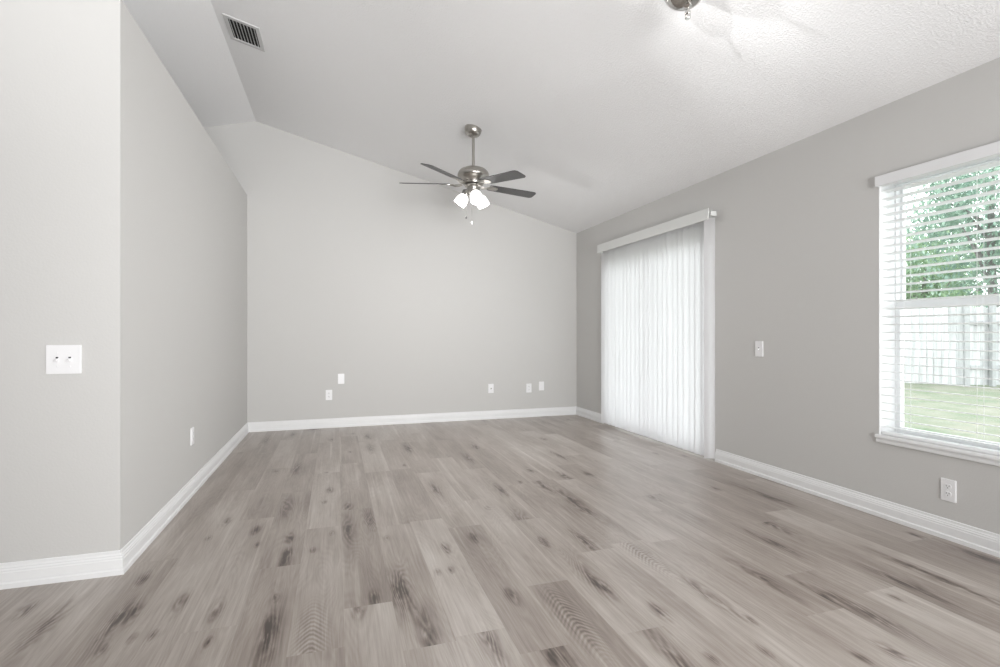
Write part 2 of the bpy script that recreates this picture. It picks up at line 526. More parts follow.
def build_floor():
    rnd = random.Random(11)
    rows0, rows1 = -24, 17
    offs = {-3: 2.101, -1: 1.840, 0: 2.093, 2: 1.777}
    planks = []
    for r in range(rows0, rows1):
        x0 = 0.0296 + r * PW
        x1 = x0 + PW
        if x1 > XR + 0.15:
            x1 = XR + 0.15
        if x0 >= x1:
            continue
        y = offs.get(r, 1.5 + rnd.random() * PL)
        while y > YN:
            y -= PL
        while y < YB + 0.1:
            ya, yb = max(y, YN), min(y + PL, YB + 0.1)
            # the closed-off block behind the left wall needs no floor
            planks.append((x0, x1, ya, yb, rnd.gauss(0.58, 0.045), rnd.random() * 50, rnd.random() * 50))
            y += PL
    # tones read off the photograph for single planks: a point on the plank, tone
    for (px, py, t) in PLANK_TONES:
        px, py = px * FS, py * FS
        for i, p in enumerate(planks):
            if p[0] <= px < p[1] and p[2] <= py < p[3]:
                planks[i] = p[:4] + (t,) + p[5:]
    # random knots as well, on planks beyond the ones listed
    knots = [(q[0] * FS, q[1] * FS) + q[2:] for q in KNOTS]
    listed = list(knots)
    for (x0, x1, ya, yb, t, u, w) in planks:
        for k in range(rnd.choice((0, 0, 1, 1))):
            kx, ky = x0 + 0.03 + rnd.random() * (PW - 0.06), ya + rnd.random() * (yb - ya)
            if any(abs(kx - q[0]) < 0.25 and abs(ky - q[1]) < 0.35 for q in listed):
                continue
            if not any(x0 <= q[0] < x1 and ya <= q[1] < yb for q in listed):
                big = rnd.random() < 0.5
                knots.append((kx, ky, 0.022 if not big else 0.04, 0.05 if not big else 0.17, 0.5 + 0.5 * rnd.random()))
    V, F, UVs, T, G, KD, AP, AM = [], [], [], [], [], [], [], []
    base = 0
    for (x0, x1, ya, yb, t, u, w) in planks:
        near = [q for q in knots if x0 <= q[0] < x1 and ya <= q[1] < yb]
        seen = yb > 0.9 and x1 > -1.7
        xs = np.linspace(x0, x1, (14 if seen else 2) + 1)
        m = max(2, int((90 if seen else 6) * (yb - ya) / PL))
        ys = np.linspace(ya, yb, m + 1)
        X, Y = np.meshgrid(xs, ys)
        g = np.zeros_like(X)
        kd = np.full_like(X, 4.0)
        ap = np.zeros_like(X)
        am = np.zeros_like(X)
        for (kx, ky, hw, hl, st) in near:
            dx, dy = (X - kx) / hw, (Y - ky) / hl
            d2 = dx * dx + dy * dy
            if hw == 0.05:                              # cathedral figure: nested arches pointing away from the camera
                g += 0.35 * st * np.exp(-d2 * 0.9)
                am = np.maximum(am, np.exp(-(d2 ** 1.5)))
                ap = (Y - ky) + 1.5 * np.sqrt((X - kx) ** 2 + 0.010 ** 2)
                continue
            g += st * np.exp(-d2 * 1.15)
            cx_, cy_ = (0.014, 0.055) if hl > 0.05 else (0.010, 0.030)
            e2 = ((X - kx) / cx_) ** 2 + ((Y - ky) / cy_) ** 2
            kd = np.minimum(kd, np.sqrt(e2))
            g += 0.35 * st * np.exp(-e2 * 1.3)
        n = X.size
        V.append(np.stack([X.ravel(), Y.ravel(), np.zeros(n)], 1))
        UVs.append(np.stack([X.ravel() - x0 + u, Y.ravel() - ya + w], 1))
        G.append(g.ravel())
        KD.append(kd.ravel())
        AP.append(ap.ravel())
        AM.append(am.ravel())
        T.append(np.full(n, t))
        idx = np.arange(n).reshape(X.shape) + base
        F.append(np.stack([idx[:-1, :-1], idx[:-1, 1:], idx[1:, 1:], idx[1:, :-1]], -1).reshape(-1, 4))
        base += n
    V = np.concatenate(V)
    F = np.concatenate(F)
    UVs = np.concatenate(UVs)
    me = bpy.data.meshes.new('floor')
    me.vertices.add(len(V))
    me.vertices.foreach_set('co', V.astype(np.float32).ravel())
    me.loops.add(F.size)
    me.loops.foreach_set('vertex_index', F.ravel().astype(np.int32))
    me.polygons.add(len(F))
    me.polygons.foreach_set('loop_start', (np.arange(len(F)) * 4).astype(np.int32))
    me.update(calc_edges=True)
    uvl = me.uv_layers.new(name='plank')
    uvl.data.foreach_set('uv', UVs[F.ravel()].astype(np.float32).ravel())
    for nm, arr in (('tone', np.concatenate(T)), ('figure', np.concatenate(G)), ('knot_distance', np.concatenate(KD)),
                    ('arch_phase', np.concatenate(AP)), ('arch_mask', np.concatenate(AM))):
        a = me.attributes.new(nm, 'FLOAT', 'POINT')
        a.data.foreach_set('value', arr.astype(np.float32))
    me.materials.append(M_FLOOR)
    o = bpy.data.objects.new('floor', me)
    COL.objects.link(o)
    o.location.z = FLZ
    o['kind'] = 'structure'
    return o


PLANK_TONES = [
    (-0.25, 2.79, .50), (-0.10, 2.24, .63), (-0.08, 2.80, .62), (0.16, 2.54, .52), (0.08, 1.92, .64), (0.25, 2.12, .53), (0.34, 2.18, .56), (0.45, 2.06, .68), (0.65, 2.63, .50), (0.75,
    2.05, .52), (1.04, 2.26, .62), (0.96, 1.74, .52), (1.28, 1.88, .6), (1.39, 1.75, .66), (1.88, 1.88, .52), (2.02, 1.55, .54), (2.25, 1.40, .7), (-0.49, 2.75, .62), (-0.40, 1.99,
    .66), (-0.29, 2.01, .52), (-0.64, 2.12, .64), (-0.90, 2.27, .56), (-0.24, 3.83, .5), (-0.44, 3.90, .53), (0.03, 4.00, .6), (0.60, 3.81, .52), (0.91, 3.23, .62), (1.35, 3.09, .54),
    (1.95, 2.21, .54),
]
build_floor()


# ------------------------------------------------------------------ walls and ceiling
def wall_grid(us, vs, holes, place, thick):
    """front faces on a grid of (u, v) with holes left out, then extruded by vector thick"""
    bm = B()
    vert = {}

    def V(i, j):
        if (i, j) not in vert:
            vert[(i, j)] = bm.verts.new(place(us[i], vs[j]))
        return vert[(i, j)]
    for i in range(len(us) - 1):
        for j in range(len(vs) - 1):
            uc, vc = (us[i] + us[i + 1]) / 2, (vs[j] + vs[j + 1]) / 2
            if any(a < uc < b and c < vc < d for a, b, c, d in holes):
                continue
            bm.faces.new((V(i, j), V(i + 1, j), V(i + 1, j + 1), V(i, j + 1)))
    r = bmesh.ops.extrude_face_region(bm, geom=bm.faces[:])
    nv = [e for e in r['geom'] if isinstance(e, bmesh.types.BMVert)]
    bmesh.ops.translate(bm, verts=nv, vec=thick)
    return bm


WY0, WY1, WZ0, WZ1 = 0.98, 2.185, 0.497, 2.0       # window opening
DY0, DY1, DZ1 = 3.575, 5.43, 2.06                  # sliding door opening
WT = 0.20
bm = wall_grid([YN, WY0, WY1, DY0, DY1, YB + 0.12], [0, WZ0, WZ1, DZ1, 2.55],
               [(WY0, WY1, WZ0, WZ1), (DY0, DY1, 0, DZ1)], lambda u, v: (XR, u, v), (WT, 0, 0))
struct('wall_right', bm, M_WALL)

bm = B()                                          # back wall with the gable top
add_prism(bm, [(-3.6, 0), (XR + 0.02, 0), (XR + 0.02, ceil_z(XR) + 0.06), (RX, RZ + 0.06), (-3.6, ceil_z(-3.6) + 0.06)], 0, 0.12,
          Matrix(((1, 0, 0, 0), (0, 0, 1, YB), (0, 1, 0, 0), (0, 0, 0, 1))))
struct('wall_back', bm, M_WALL)

bm = B()
add_prism(bm, [(XL, YL), (XL, YB), (XL - 0.12, YB), (XL - 0.12, YL + 0.12), (-3.6, YL + 0.12), (-3.6, YL)], 0, LEDGE)
struct('wall_left', bm, M_WALL)
bm = B()
add_box(bm, -3.6, XL - 0.121, YL + 0.121, YB, LEDGE - 0.1, LEDGE - 0.002)
struct('trim_1', bm, M_WALL)
bm = B()                                          # the wall behind the camera
add_prism(bm, [(-3.6, 0), (XR + 0.02, 0), (XR + 0.02, ceil_z(XR) + 0.06), (RX, RZ + 0.06), (-3.6, ceil_z(-3.6) + 0.06)], 0, 0.12,
          Matrix(((1, 0, 0, 0), (0, 0, 1, YN - 0.12), (0, 1, 0, 0), (0, 0, 0, 1))))
struct('wall_behind', bm, M_WALL)

bm = B()
add_box(bm, -3.72, -3.6, YN, YB, 0, ceil_z(-3.6) + 0.04)
struct('wall_far_left', bm, M_WALL)

bm = B()
add_prism(bm, [(XR + 0.2, ceil_z(XR + 0.2)), (RX, RZ), (-3.72, ceil_z(-3.72)), (-3.72, ceil_z(-3.72) + 0.1), (RX, RZ + 0.1), (XR + 0.2, ceil_z(XR + 0.2) + 0.1)],
          0, YB - YN + 0.12, Matrix(((1, 0, 0, 0), (0, 0, 1, YN), (0, 1, 0, 0), (0, 0, 0, 1))))
struct('ceiling', bm, M_CEIL)


# baseboards: a moulded profile swept along the wall foot, mitred at corners
BB = [(0, 0), (0.019, 0), (0.019, 0.024), (0.0145, 0.031), (0.0145, 0.076), (0.0125, 0.080), (0.0125, 0.088), (0.0095, 0.094), (0.0095, 0.099), (0.006, 0.106), (0.0055, 0.118), (0.003, 0.121), (0, 0.121)]


def baseboard(name, a, b, nrm, m0=0, m1=0):
    """a->b along the wall face, nrm into the room; m0/m1: +1 longer with thickness (outside corner), -1 shorter (inside)"""
    bm = B()
    a, b, nrm = Vector((*a, 0)), Vector((*b, 0)), Vector((*nrm, 0))
    d = (b - a).normalized()
    A, C = [], []
    for t, z in BB:
        A.append(bm.verts.new(a + nrm * t - d * (t * m0) + Vector((0, 0, FLZ + z * 0.876))))
        C.append(bm.verts.new(b + nrm * t + d * (t * m1) + Vector((0, 0, FLZ + z * 0.876))))
    n = len(BB)
    for i in range(n):
        bm.faces.new((A[i], A[(i + 1) % n], C[(i + 1) % n], C[i]))
    bm.faces.new(A)
    bm.faces.new(C)
    return struct(name, bm, M_TRIM)


baseboard('baseboard_left_front', (-3.6, YL), (XL, YL), (0, -1), 0, 1)
baseboard('baseboard_left', (XL, YL), (XL, YB), (1, 0), 1, -1)
baseboard('baseboard_back', (XL, YB), (XR, YB), (0, -1), -1, -1)
baseboard('baseboard_right_far', (XR, YB), (XR, DY1 + 0.01), (-1, 0), -1, 0)
baseboard('baseboard_right', (XR, DY0 - 0.035), (XR, YN), (-1, 0), 0, 0)

# ------------------------------------------------------------------ sliding door behind the vertical blind
bm = B()
X0, X1 = XR + 0.115, XR + 0.195
for y0, y1, z0, z1 in ((DY0, DY1, DZ1 - 0.05, DZ1), (DY0, DY1, FLZ, 0.035), (DY0, DY0 + 0.025, 0.035, DZ1 - 0.05), (DY1 - 0.025, DY1, 0.035, DZ1 - 0.05)):
    add_box(bm, X0, X1, y0, y1, z0, z1)
door = struct('door_1', bm, M_VINYL, bevel=0.002)
ym = (DY0 + DY1) / 2
for (a, b_, xa) in ((DY0 + 0.025, ym + 0.016, X0 + 0.005), (ym - 0.016, DY1 - 0.025, X0 + 0.042)):
    bm = B()
    for y0, y1, z0, z1 in ((a, b_, DZ1 - 0.11, DZ1 - 0.05), (a, b_, 0.035, 0.11), (a, a + 0.032, 0.11, DZ1 - 0.11), (b_ - 0.032, b_, 0.11, DZ1 - 0.11)):
        add_box(bm, xa, xa + 0.032, y0, y1, z0, z1)
    p = obj('door_panel', bm, M_VINYL, door)
    bm = B()
    add_box(bm, xa + 0.012, xa + 0.018, a + 0.05, b_ - 0.05, 0.10, DZ1 - 0.10)
    obj('glass_pane', bm, M_GLASS, p)

# ------------------------------------------------------------------ vertical blind
vb = thing('vertical_blind', 'white vertical vane blind closed across the glass sliding door', 'blind', (XR - 0.09, 4.45, FLZ))


def loc_bm(bm, parent):
    bmesh.ops.translate(bm, verts=bm.verts[:], vec=-Vector(parent.location))
    return bm


bm = B()
add_box(bm, XR - 0.115, XR - 0.108, 3.505, 5.40, 2.055, 2.150)
add_box(bm, XR - 0.108, XR, 5.393, 5.40, 2.055, 2.150)
obj('valance', loc_bm(bm, vb), M_VALANCE, vb, bevel=0.001)
bm = B()
add_box(bm, XR - 0.062, XR - 0.002, 3.535, 5.385, 2.098, 2.138)
obj('headrail', loc_bm(bm, vb), M_VALANCE, vb, bevel=0.002)


def vane_bm(w=0.089, z0=0.036, z1=2.085, n=8, crown=0.003):
    bm = B()
    f, k = [], []
    for i in range(n + 1):
        u = -0.5 + i / n
        x = crown * (1 - (2 * u) ** 2)
        for lst, dx in ((f, 0), (k, 0.0012)):
            lst.append([bm.verts.new((x + dx, u * w, z)) for z in (z0, z1)])
    for i in range(n):
        bm.faces.new((f[i][0], f[i + 1][0], f[i + 1][1], f[i][1]))
        bm.faces.new((k[i][0], k[i][1], k[i + 1][1], k[i + 1][0]))
        for e in (0, 1):
            bm.faces.new((f[i][e], f[i + 1][e], k[i + 1][e], k[i][e]))
    for i in (0, n):
        bm.faces.new((f[i][0], f[i][1], k[i][1], k[i][0]))
    return bm


rnd = random.Random(4)
nv = 23
vane0 = None
for i in range(nv):
    y = 3.640 + i * (5.378 - 3.640) / (nv - 1)
    if vane0 is None:
        v = vane0 = obj('vane', vane_bm(), M_VANE, vb, smooth=True)
    else:
        v = vane0.copy()
        COL.objects.link(v)
        v.parent = vb
    v.location = (0.052, y - 4.45, -FLZ)
    ang = rnd.choice((3, 6, 9, 13, 17)) + rnd.uniform(-2, 2)
    v.rotation_euler = (0, 0, math.radians(ang))
    bm = B()
    add_box(bm, -0.004, 0.004, -0.009, 0.009, 2.082, 2.1)
    c = obj('vane_clip', bm, M_VALANCE, v) if i == 0 else None
    if c is None:
        bm.free()
        c = bpy.data.objects['vane_clip'].copy()
        COL.objects.link(c)
        c.parent = v
# the end vane hangs turned across the opening
v = vane0.copy()
COL.objects.link(v)
v.parent = vb
v.location = (0.042, 3.568 - 4.45, -FLZ)
v.rotation_euler = (0, 0, math.radians(62))

# ------------------------------------------------------------------ window
bm = B()
FX0, FX1 = XR + 0.125, XR + 0.195
FW = 0.014
for y0, y1, z0, z1 in ((WY0, WY1, WZ1 - FW, WZ1), (WY0, WY1, WZ0, WZ0 + FW), (WY0, WY0 + FW, WZ0 + FW, WZ1 - FW), (WY1 - FW, WY1, WZ0 + FW, WZ1 - FW)):
    add_box(bm, FX0, FX1, y0, y1, z0, z1)
win = struct('window_1', bm, M_VINYL, bevel=0.002)
ZM = 1.275
for nm, xa, z0, z1, r, rt, rb in (('upper_sash', FX0 + 0.036, ZM - 0.02, WZ1 - FW, 0.012, 0.020, 0.034), ('lower_sash', FX0 + 0.003, WZ0 + FW, ZM + 0.022, 0.020, 0.044, 0.030)):
    bm = B()
    a, b_ = WY0 + FW, WY1 - FW
    for y0, y1, za, zb in ((a, b_, z1 - rt, z1), (a, b_, z0, z0 + rb), (a, a + r, z0 + rb, z1 - rt), (b_ - r, b_, z0 + rb, z1 - rt)):
        add_box(bm, xa, xa + 0.03, y0, y1, za, zb)
    s = obj(nm, bm, M_VINYL, win, bevel=0.002)
    bm = B()
    add_box(bm, xa + 0.012, xa + 0.017, a + r - 0.005, b_ - r + 0.005, z0 + rb - 0.005, z1 - rt + 0.005)
    obj('glass_pane', bm, M_GLASS, s)
# white reveal lining and the moulded sill
bm = B()
for y0, y1, z0, z1 in ((WY1 - 0.006, WY1, WZ0, WZ1), (WY0, WY0 + 0.006, WZ0, WZ1), (WY0 + 0.006, WY1 - 0.006, WZ1 - 0.006, WZ1)):
    add_box(bm, XR - 0.001, FX0, y0, y1, z0, z1)
obj('reveal_lining', bm, M_TRIM, win)
bm = B()
Mx = Matrix(((1, 0, 0, 0), (0, 0, 1, WY0 - 0.02), (0, 1, 0, 0), (0, 0, 0, 1)))
prof = [(FX0, WZ0 - 0.004), (FX0, WZ0 + 0.006), (XR - 0.020, WZ0 + 0.006), (XR - 0.025, WZ0 + 0.003), (XR - 0.026, WZ0 - 0.010), (XR - 0.022, WZ0 - 0.014), (XR - 0.012, WZ0 - 0.015), (XR - 0.012, WZ0 - 0.021),
        (XR - 0.015, WZ0 - 0.025), (XR - 0.015, WZ0 - 0.038), (XR - 0.011, WZ0 - 0.043), (XR - 0.0005, WZ0 - 0.043), (XR - 0.0005, WZ0 - 0.004)]
add_prism(bm, prof, 0, WY1 + 0.006 - WY0 + 0.02, Mx)
obj('window_sill', bm, M_TRIM, win)

# ------------------------------------------------------------------ horizontal blind in the window
hb = thing('horizontal_blind', 'white horizontal slat blind with open slats in the window overlooking the yard', 'blind', (XR + 0.03, 1.58, WZ0 + 0.007))
BY0, BY1 = WY0 + 0.012, WY1 - 0.014
bm = B()
add_box(bm, XR - 0.028, XR - 0.020, WY0 - 0.008, WY1 + 0.004, 1.970, 2.030)
add_box(bm, XR - 0.020, XR - 0.001, WY1 - 0.004, WY1 + 0.004, 1.970, 2.030)
obj('valance', loc_bm(bm, hb), M_BLINDTOP, hb, bevel=0.0015)
bm = B()
add_box(bm, XR - 0.018, XR + 0.026, BY0, BY1, 1.972, 1.992)
obj('headrail', loc_bm(bm, hb), M_SLAT, hb, bevel=0.001)
bm = B()
add_box(bm, XR + 0.005, XR + 0.056, BY0, BY1, 0.5045, 0.5195)
obj('bottom_rail', loc_bm(bm, hb), M_SLAT, hb, bevel=0.003)
sl = None
ns = 31
for i in range(ns):
    z = 0.548 + i * (1.940 - 0.548) / (ns - 1)
    if sl is None:
        bm = B()
        pts = []
        n = 6
        top = [(-0.025 + 0.05 * k / n, 0.0022 * (1 - (2 * k / n - 1) ** 2) + 0.0014) for k in range(n + 1)]
        bot = [(x, zz - 0.0028) for x, zz in reversed(top)]
        add_prism(bm, top + bot, BY0 - 1.58, BY1 - 1.58, Matrix(((1, 0, 0, 0), (0, 0, 1, 0), (0, 1, 0, 0), (0, 0, 0, 1))))
        sl = obj('slat', bm, M_SLAT, hb, smooth=True)
        o = sl
    else:
        o = sl.copy()
        COL.objects.link(o)
        o.parent = hb
    o.location = (0, 0, z - hb.location.z)
    o.rotation_euler = (0, math.radians(6.0), 0)
for y in (2.045, 1.70, 1.36, 1.09):
    bm = B()
    for x in (XR + 0.004, XR + 0.057):
        add_tube(bm, [(x, y, 0.522), (x, y, 1.95)], 0.0009, 6)
    obj('ladder_cord', loc_bm(bm, hb), M_CORD, hb)

# ------------------------------------------------------------------ wall plates
def frame_from(normal):
    n = Vector(normal)
    z = Vector((0, 0, 1))
    x = z.cross(n)                      # to the right when facing the plate
    return Matrix(((x.x, z.x, n.x, 0), (x.y, z.y, n.y, 0), (x.z, z.z, n.z, 0), (0, 0, 0, 1)))


def plate_part(parent, w=0.071, h=0.116, mat=M_PLATE):
    M = frame_from(parent['_n'])
    bm = B()
    add_prism(bm, rounded(w, h, 0.004), 0.0, 0.0045, M)
    add_prism(bm, rounded(w - 0.006, h - 0.006, 0.003), 0.0045, 0.0065, M)
    return obj('plate', bm, mat, parent)


def screw(parent, x, y):
    M = frame_from(parent['_n'])
    bm = B()
    add_lathe(bm, [(0.0032, 0.006), (0.0032, 0.0072), (0.002, 0.0078)], 10, M @ Matrix.Translation((x, y, 0)))
    obj('screw', bm, M_PLATE, parent)


def outlet(label, loc, nrm, group='power outlets low on the walls'):
    t = thing('power_outlet', label, 'outlet', loc, 0, group)
    t['_n'] = nrm
    M = frame_from(nrm)
    plate_part(t)
    for dy in (-0.0195, 0.0195):
        bm = B()
        poly = [(0.0165 * math.cos(a) if abs(math.cos(a)) < 2 else 0, max(-0.0125, min(0.0125, 0.0165 * math.sin(a))) + dy) for a in [2 * PI * k / 24 for k in range(24)]]
        add_prism(bm, poly, 0.006, 0.0085, M)
        r = obj('receptacle', bm, M_PLATE, t)
        bm = B()
        for dx, hh in ((-0.0063, 0.0042), (0.0063, 0.0034)):
            add_box(bm, dx - 0.0011, dx + 0.0011, dy + 0.0015 - hh + 0.002, dy + 0.0015 + hh + 0.002, 0.0080, 0.0088, M)
        add_lathe(bm, [(0.0024, 0.0080), (0.0024, 0.0088)], 10, M @ Matrix.Translation((0, dy - 0.0065, 0)))
        obj('slots', bm, M_SLOT, r)
    screw(t, 0, 0)
    del t['_n']
    return t


def blank_plate(label, loc, nrm, kind):
    t = thing(kind, label, 'wall plate', loc)
    t['_n'] = nrm
    M = frame_from(nrm)
    plate_part(t)
    if kind == 'cable_plate':
        bm = B()
        add_lathe(bm, [(0.0095, 0.006), (0.0095, 0.008), (0.0055, 0.008), (0.0055, 0.013)], 18, M @ Matrix.Translation((0, 0, 0)))
        c = obj('cable_jack', bm, M_CHROME, t, smooth=True)
    if kind == 'data_plate':
        for dy in (-0.018, 0.018):
            bm = B()
            add_prism(bm, [(x, y + dy) for x, y in rounded(0.034, 0.030, 0.002)], 0.006, 0.0078, M)
            obj('module_cover', bm, M_PLATE, t)
    for dy in (-0.042, 0.042):
        screw(t, 0, dy)
    del t['_n']
    return t


def toggle_switch(label, loc, nrm, gangs, w, h):
    t = thing('light_switch', label, 'light switch', loc)
    t['_n'] = nrm
    M = frame_from(nrm)
    plate_part(t, w, h)
    for g in range(gangs):
        dx = (g - (gangs - 1) / 2) * 0.046
        bm = B()
        add_box(bm, dx - 0.0052, dx + 0.0052, -0.012, 0.012, 0.0062, 0.0070, M)
        bz = obj('toggle_slot', bm, M_SLOT if False else M_PLATE, t)
        bm = B()
        add_box(bm, -0.0040, 0.0040, -0.005, 0.005, 0.0, 0.016, M @ Matrix.Translation((dx, 0.001, 0.006)) @ Matrix.Rotation(math.radians(28 if g == 0 else 24), 4, 'X'))
        obj('toggle', bm, M_PLATE, t, bevel=0.001)
        bm = B()
        add_box(bm, dx - 0.0048, dx + 0.0048, 0.0055, 0.0115, 0.0070, 0.0074, M)
        obj('slot_shadow', bm, M_SLOT, t)  # shadow in the toggle slot, put in as a dark chip
        for dy in (-0.030, 0.030):
            screw(t, dx, dy)
    del t['_n']
    return t


toggle_switch('white double toggle light switch on the near left wall', (-1.137, YL, 0.986), (0, -1, 0), 2, 0.128, 0.126)
toggle_switch('white single light switch on the right wall between the sliding door and the window', (XR, 3.08, 0.983), (-1, 0, 0), 1, 0.074, 0.118)
outlet('white power outlet on the left side wall, seen nearly edge-on', (XL, 3.915, 0.405), (1, 0, 0))
outlet('white power outlet below the blank plate, left side of the back wall', (-0.076, YB, 0.392), (0, -1, 0))
outlet('white power outlet on the back wall just left of the plate nearest the right corner', (2.389, YB, 0.391), (0, -1, 0))
outlet('white power outlet on the right wall under the window', (XR, 1.822, 0.274), (-1, 0, 0))
blank_plate('plain white blank wall plate up and right of an outlet on the back wall', (0.058, YB, 0.575), (0, -1, 0), 'blank_plate')
blank_plate('white cable jack plate alone in the right half of the back wall', (1.873, YB, 0.402), (0, -1, 0), 'cable_plate')
blank_plate('white data plate on the back wall nearest the right corner', (2.565, YB, 0.412), (0, -1, 0), 'data_plate')

# ------------------------------------------------------------------ ceiling vent
SLA = math.atan(SL)
# local x runs down the slope (towards +x), local y along the ridge, local -z into the room
vx = -0.665
vt = thing('air_vent', 'louvred metal air vent set in the sloped ceiling near the ridge', 'vent', (vx, 4.305, ceil_z(vx)))
vt.rotation_euler = (0, SLA, 0)
VW, VL = 0.255, 0.335
bm = B()
for a, b_, c, d in ((-VW / 2, VW / 2, -VL / 2, -VL / 2 + 0.035), (-VW / 2, VW / 2, VL / 2 - 0.035, VL / 2), (-VW / 2, -VW / 2 + 0.03, -VL / 2 + 0.035, VL / 2 - 0.035), (VW / 2 - 0.03, VW / 2, -VL / 2 + 0.035, VL / 2 - 0.035)):
    add_box(bm, a, b_, c, d, -0.008, 0.001)
obj('vent_frame', bm, M_VENT, vt, bevel=0.002)
bm = B()
add_box(bm, -VW / 2 + 0.028, VW / 2 - 0.028, -VL / 2 + 0.033, VL / 2 - 0.033, -0.0012, 0.0008)
obj('duct_opening', bm, M_VENTDARK, vt)
for i in range(8):
    x = -VW / 2 + 0.042 + i * (VW - 0.084) / 7
    bm = B()
    add_box(bm, -0.0055, 0.0055, -VL / 2 + 0.034, VL / 2 - 0.034, -0.0006, 0.0006, Matrix.Translation((x, 0, -0.0058)) @ Matrix.Rotation(math.radians(35), 4, 'Y'))
    obj('louver', bm, M_VENT, vt)

# ------------------------------------------------------------------ ceiling fan
TH = math.radians(17.9)
RGT = Vector((math.cos(TH), -math.sin(TH), 0))
AWY = Vector((math.sin(TH), math.cos(TH), 0))
FXY = (1.17, 4.40)
FZ = ceil_z(FXY[0])
fan = thing('ceiling_fan', 'brushed nickel ceiling fan with dark blades and lit glass shades on a downrod', 'ceiling fan', (FXY[0], FXY[1], FZ))


def zl(z):
    return z - FZ


TILT = Matrix.Rotation(SLA, 4, 'Y')


def canopy_bm(r, d, hole=0.028):
    bm = B()
    prof = [(r, 0.0), (r * 1.0, -0.012)]
    for k in range(1, 9):
        a = k / 8 * PI / 2
        prof.append((hole + (r - hole) * math.cos(a), -0.012 - (d - 0.012) * math.sin(a)))
    prof += [(hole * 0.8, -d + 0.004)]
    add_lathe(bm, prof, 36, TILT)
    return bm


obj('canopy', canopy_bm(0.077, 0.068), M_NICKEL, fan, smooth=True)
bm = B()
add_lathe(bm, [(0.018, -0.062), (0.020, -0.072), (0.015, -0.080), (0.0125, -0.083), (0.0125, zl(2.600)), (0.02, zl(2.596)), (0.022, zl(2.578))], 20)
obj('downrod', bm, M_NICKEL, fan, smooth=True)
bm = B()
hz = [(0.022, 2.582), (0.060, 2.580), (0.092, 2.573), (0.116, 2.561), (0.133, 2.543), (0.141, 2.520), (0.141, 2.506), (0.134, 2.494), (0.122, 2.487), (0.110, 2.476), (0.098, 2.450), (0.092, 2.434), (0.040, 2.430)]
add_lathe(bm, [(r, zl(z)) for r, z in hz], 48)
mh = obj('motor_housing', bm, M_NICKEL, fan, smooth=True)
for k in range(15):
    a = 2 * PI * k / 15
    bm = B()
    add_box(bm, -0.010, 0.010, -0.001, 0.001, -0.007, 0.007, Matrix.Rotation(a, 4, 'Z') @ Matrix.Translation((0, -0.098, zl(2.455))) @ Matrix.Rotation(math.radians(-25), 4, 'X'))
    obj('vent_slot', bm, M_SLOT, mh)
bm = B()
add_lathe(bm, [(r, zl(z)) for r, z in [(0.062, 2.432), (0.076, 2.424), (0.076, 2.414), (0.060, 2.408), (0.057, 2.372), (0.050, 2.352), (0.030, 2.340), (0.012, 2.336)]], 36)
obj('switch_housing', bm, M_NICKEL, fan, smooth=True)


def fan_dir(phi):
    p = math.radians(phi)
    return RGT * math.cos(p) + AWY * math.sin(p)


BLT = Matrix.Rotation(math.radians(3.7), 4, AWY) @ Matrix.Rotation(math.radians(2.9), 4, RGT)   # the blade set sits slightly out of level
for k in range(5):
    phi = 25 + 72 * k
    u = fan_dir(phi)
    w = Vector((-u.y, u.x, 0))
    base = BLT @ Matrix(((u.x, w.x, 0, 0), (u.y, w.y, 0, 0), (0, 0, 1, zl(2.440)), (0, 0, 0, 1)))
    M = base @ Matrix.Rotation(math.radians(-12), 4, 'X')
    bm = B()
    r0, r1 = 0.185, 0.658
    poly = [(r0, -0.048), (r0 + 0.02, -0.055), (r1 - 0.05, -0.066), (r1 - 0.022, -0.063), (r1 - 0.004, -0.046), (r1, 0.040), (r1 - 0.010, 0.058), (r1 - 0.028, 0.066), (r0 + 0.02, 0.055), (r0, 0.048)]
    add_prism(bm, poly, -0.003, 0.003, M)
    bl = obj('blade', bm, M_BLADE, fan, bevel=0.0015)
    bm = B()
    plate = [(0.17, -0.012), (0.195, -0.030), (0.235, -0.036), (0.268, -0.022), (0.275, 0.0), (0.268, 0.022), (0.235, 0.036), (0.195, 0.030), (0.17, 0.012)]
    add_prism(bm, plate, -0.0075, -0.0032, M)
    # curved arm from the motor to the plate
    A = base
    pts = [A @ Vector((0.075, 0, -0.004)), A @ Vector((0.105, 0, -0.012)), A @ Vector((0.140, 0, -0.014)), A @ Vector((0.175, 0, -0.007)), A @ Vector((0.20, 0, -0.005))]
    for sgn in (-1, 1):
        add_tube(bm, [p + w * (0.014 * sgn * s) for p, s in zip(pts, (0.6, 1.2, 1.3, 1.0, 0.8))], [0.007, 0.006, 0.006, 0.006, 0.004], 8)
    obj('blade_iron', bm, M_NICKEL, fan, smooth=True)

